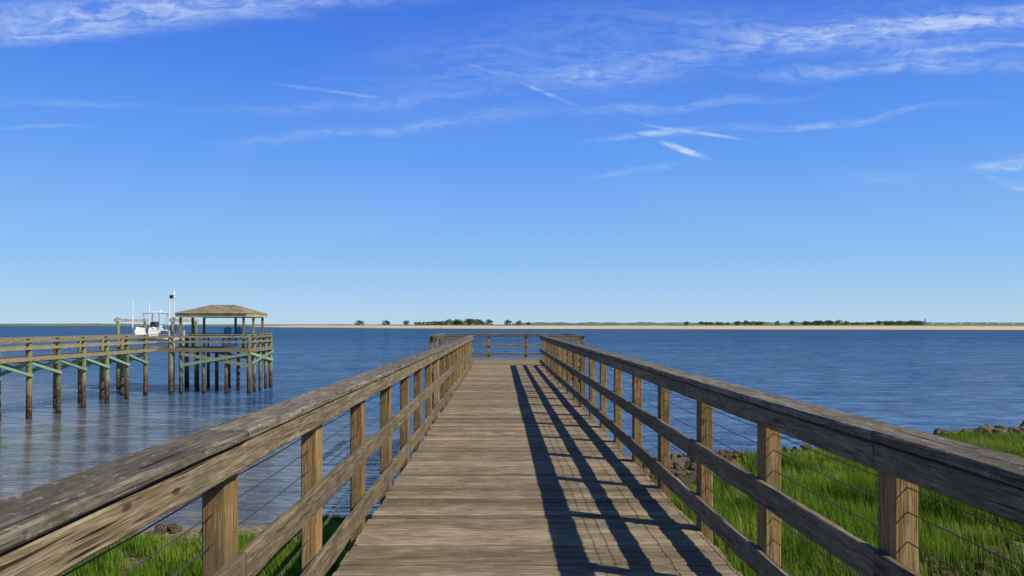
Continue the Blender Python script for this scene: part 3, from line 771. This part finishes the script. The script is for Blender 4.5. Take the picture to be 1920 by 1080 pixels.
# ------------------------------------------------------------------ world
w = bpy.data.worlds.new('World'); bpy.context.scene.world = w; w.use_nodes = True
k = NT(w.node_tree); bg = w.node_tree.nodes['Background']; bg.inputs[1].default_value = .1
sdir = Vector((.96, -.5, 1.0)).normalized()
el = math.asin(sdir.z); az = math.atan2(sdir.x, sdir.y)
sky = k.n('ShaderNodeTexSky', sky_type='NISHITA'); sky.sun_disc = False; sky.sun_elevation = el; sky.sun_rotation = az
sky.air_density = 1.0; sky.dust_density = .3; sky.ozone_density = 3.0
g = k.n('ShaderNodeTexCoord').outputs['Generated']
s = k.n('ShaderNodeSeparateXYZ'); k.l(g, s.inputs[0])
rampc = k.ramp(k.math('MAXIMUM', s.outputs[2], 0.0), [(0, (.47, .68, .84)), (.03, (.38, .61, .88)), (.08, (.26, .52, .92)), (.2, (.125, .355, .93)), (.30, (.070, .24, .86)), (.38, (.048, .18, .78)), (.5, (.04, .12, .42)), (1, (.035, .065, .16))])
ramp10 = k.vmath('MULTIPLY', rampc, (10., 10., 10.)).outputs[0]
base = k.mix(.9, sky.outputs[0], ramp10)
yy = k.math('MAXIMUM', s.outputs[1], .05)
uv = k.n('ShaderNodeCombineXYZ'); k.l(k.math('DIVIDE', s.outputs[0], yy), uv.inputs[0]); k.l(k.math('DIVIDE', s.outputs[2], yy), uv.inputs[1])
uv0 = uv.outputs[0]
wn = k.n('ShaderNodeTexNoise'); wn.inputs['Scale'].default_value = 9; wn.inputs['Detail'].default_value = 5
k.l(k.vmath('MULTIPLY', uv0, (.7, 1.6, 1)).outputs[0], wn.inputs['Vector'])
wob = k.vmath('MULTIPLY', k.vmath('SUBTRACT', wn.outputs['Color'], (.5, .5, .5)).outputs[0], (.08, .045, 0)).outputs[0]
uvd = k.vmath('ADD', uv0, wob).outputs[0]
wob2 = k.vmath('MULTIPLY', wob, (.2, .2, 0)).outputs[0]
uvt = k.vmath('ADD', uv0, wob2).outputs[0]
ST = [
 (-350, 80, 560, 2, 36, .42, 0), (100, 30, 860, -14, 22, .32, 0), (-140, 94, 300, 60, 16, .22, 0),
 (505, 155, 732, 185, 2.6, .36, 1), (960, 150, 1088, 202, 3.0, .55, 1), (840, 105, 960, 150, 2.6, .22, 1),
 (300, 212, 960, 180, 10, .13, 0), (340, 268, 1080, 216, 9, .20, 0), (-100, 180, 320, 198, 7, .13, 0), (-100, 231, 190, 237, 4.5, .15, 0),
 (900, 158, 1420, 100, 22, .26, 0), (1250, 90, 2250, 0, 20, .52, 0), (1200, 40, 1780, 96, 20, .18, 0), (1290, 144, 2150, 102, 11, .28, 0), (1600, 110, 2100, 68, 7, .30, 0),
 (640, 120, 1650, 50, 64, .12, 0), (1040, 218, 1530, 172, 8, .27, 0), (1300, 60, 2100, 60, 55, .13, 0),
 (1085, 267, 1350, 234, 5, .52, 1), (1240, 252, 1870, 192, 7, .30, 0), (1170, 225, 1415, 266, 2.8, .52, 1),
 (1236, 262, 1340, 300, 4.6, .95, 1), (1080, 336, 1310, 288, 6, .25, 0), (1780, 322, 2080, 284, 10, .60, 0), (1825, 332, 2020, 362, 6, .50, 0), (1560, 326, 1790, 348, 14, .11, 0), (500, 165, 1300, 165, 60, .07, 0)]
tot = None
for x0, y0, x1, y1, hw, amp, thin in ST:
    cx_, cy_ = (x0 + x1) / 2, (y0 + y1) / 2; L = math.hypot(x1 - x0, y1 - y0) / 2
    mp = k.n('ShaderNodeMapping', vector_type='TEXTURE')
    mp.inputs['Location'].default_value = ((cx_ - VX) / F, (HY - cy_) / F, 0)
    mp.inputs['Rotation'].default_value = (0, 0, -math.atan2(y1 - y0, x1 - x0))
    mp.inputs['Scale'].default_value = (L / F * 1.15, hw / F * 1.8, 1)
    k.l(uvt if thin else uvd, mp.inputs[0])
    d = k.vmath('DOT_PRODUCT', mp.outputs[0], mp.outputs[0]).outputs['Value']
    f = k.math('SUBTRACT', 1.0, d, True); f = k.math('MULTIPLY', k.math('MULTIPLY', f, f), amp * 1.25)
    tot = f if tot is None else k.math('ADD', tot, f)
rot = k.n('ShaderNodeMapping'); rot.inputs['Rotation'].default_value = (0, 0, -.10); rot.inputs['Scale'].default_value = (4.5, 34, 1); k.l(uvd, rot.inputs[0])
wisp = k.noise(rot.outputs[0], 1.6, 7, .68, 1.0)
wisp2 = k.noise(k.vmath('MULTIPLY', uvd, (26., 60., 1)).outputs[0], 1.0, 5, .65, 1.2)
wf = k.maprange(k.math('ADD', k.math('MULTIPLY', wisp, .6), k.math('MULTIPLY', wisp2, .4)), .38, .66, .12, 1.0)
cl = k.math('MULTIPLY', tot, wf); cl = k.math('MINIMUM', cl, .65)
cl = k.math('MULTIPLY', cl, k.maprange(s.outputs[1], .1, .3))
fin = k.mix(cl, base, (7.0, 8.2, 9.8))
k.l(fin, bg.inputs[0])
sl = bpy.data.lights.new('sun', 'SUN'); sl.energy = 5.0; sl.angle = R(.53); sl.color = (1, .92, .77)
so = bpy.data.objects.new('sun', sl); C.objects.link(so); so.rotation_euler = (-sdir).to_track_quat('-Z', 'Y').to_euler(); so.location = (20, -10, 30)

# ------------------------------------------------------------------ camera
cam = bpy.data.cameras.new('camera'); cam.sensor_width = 36; cam.lens = F / 1920 * 36
cam.shift_x = (960 - VX) / 1920; cam.shift_y = (HY - 540) / 1920; cam.clip_end = 60000; cam.clip_start = .05
co = bpy.data.objects.new('camera', cam); C.objects.link(co); co.location = (0, 0, CAMZ); co.rotation_euler = (R(90), 0, 0)
sc = bpy.context.scene; sc.camera = co
sc.view_settings.view_transform = 'Standard'; sc.view_settings.look = 'None'; sc.view_settings.exposure = 0
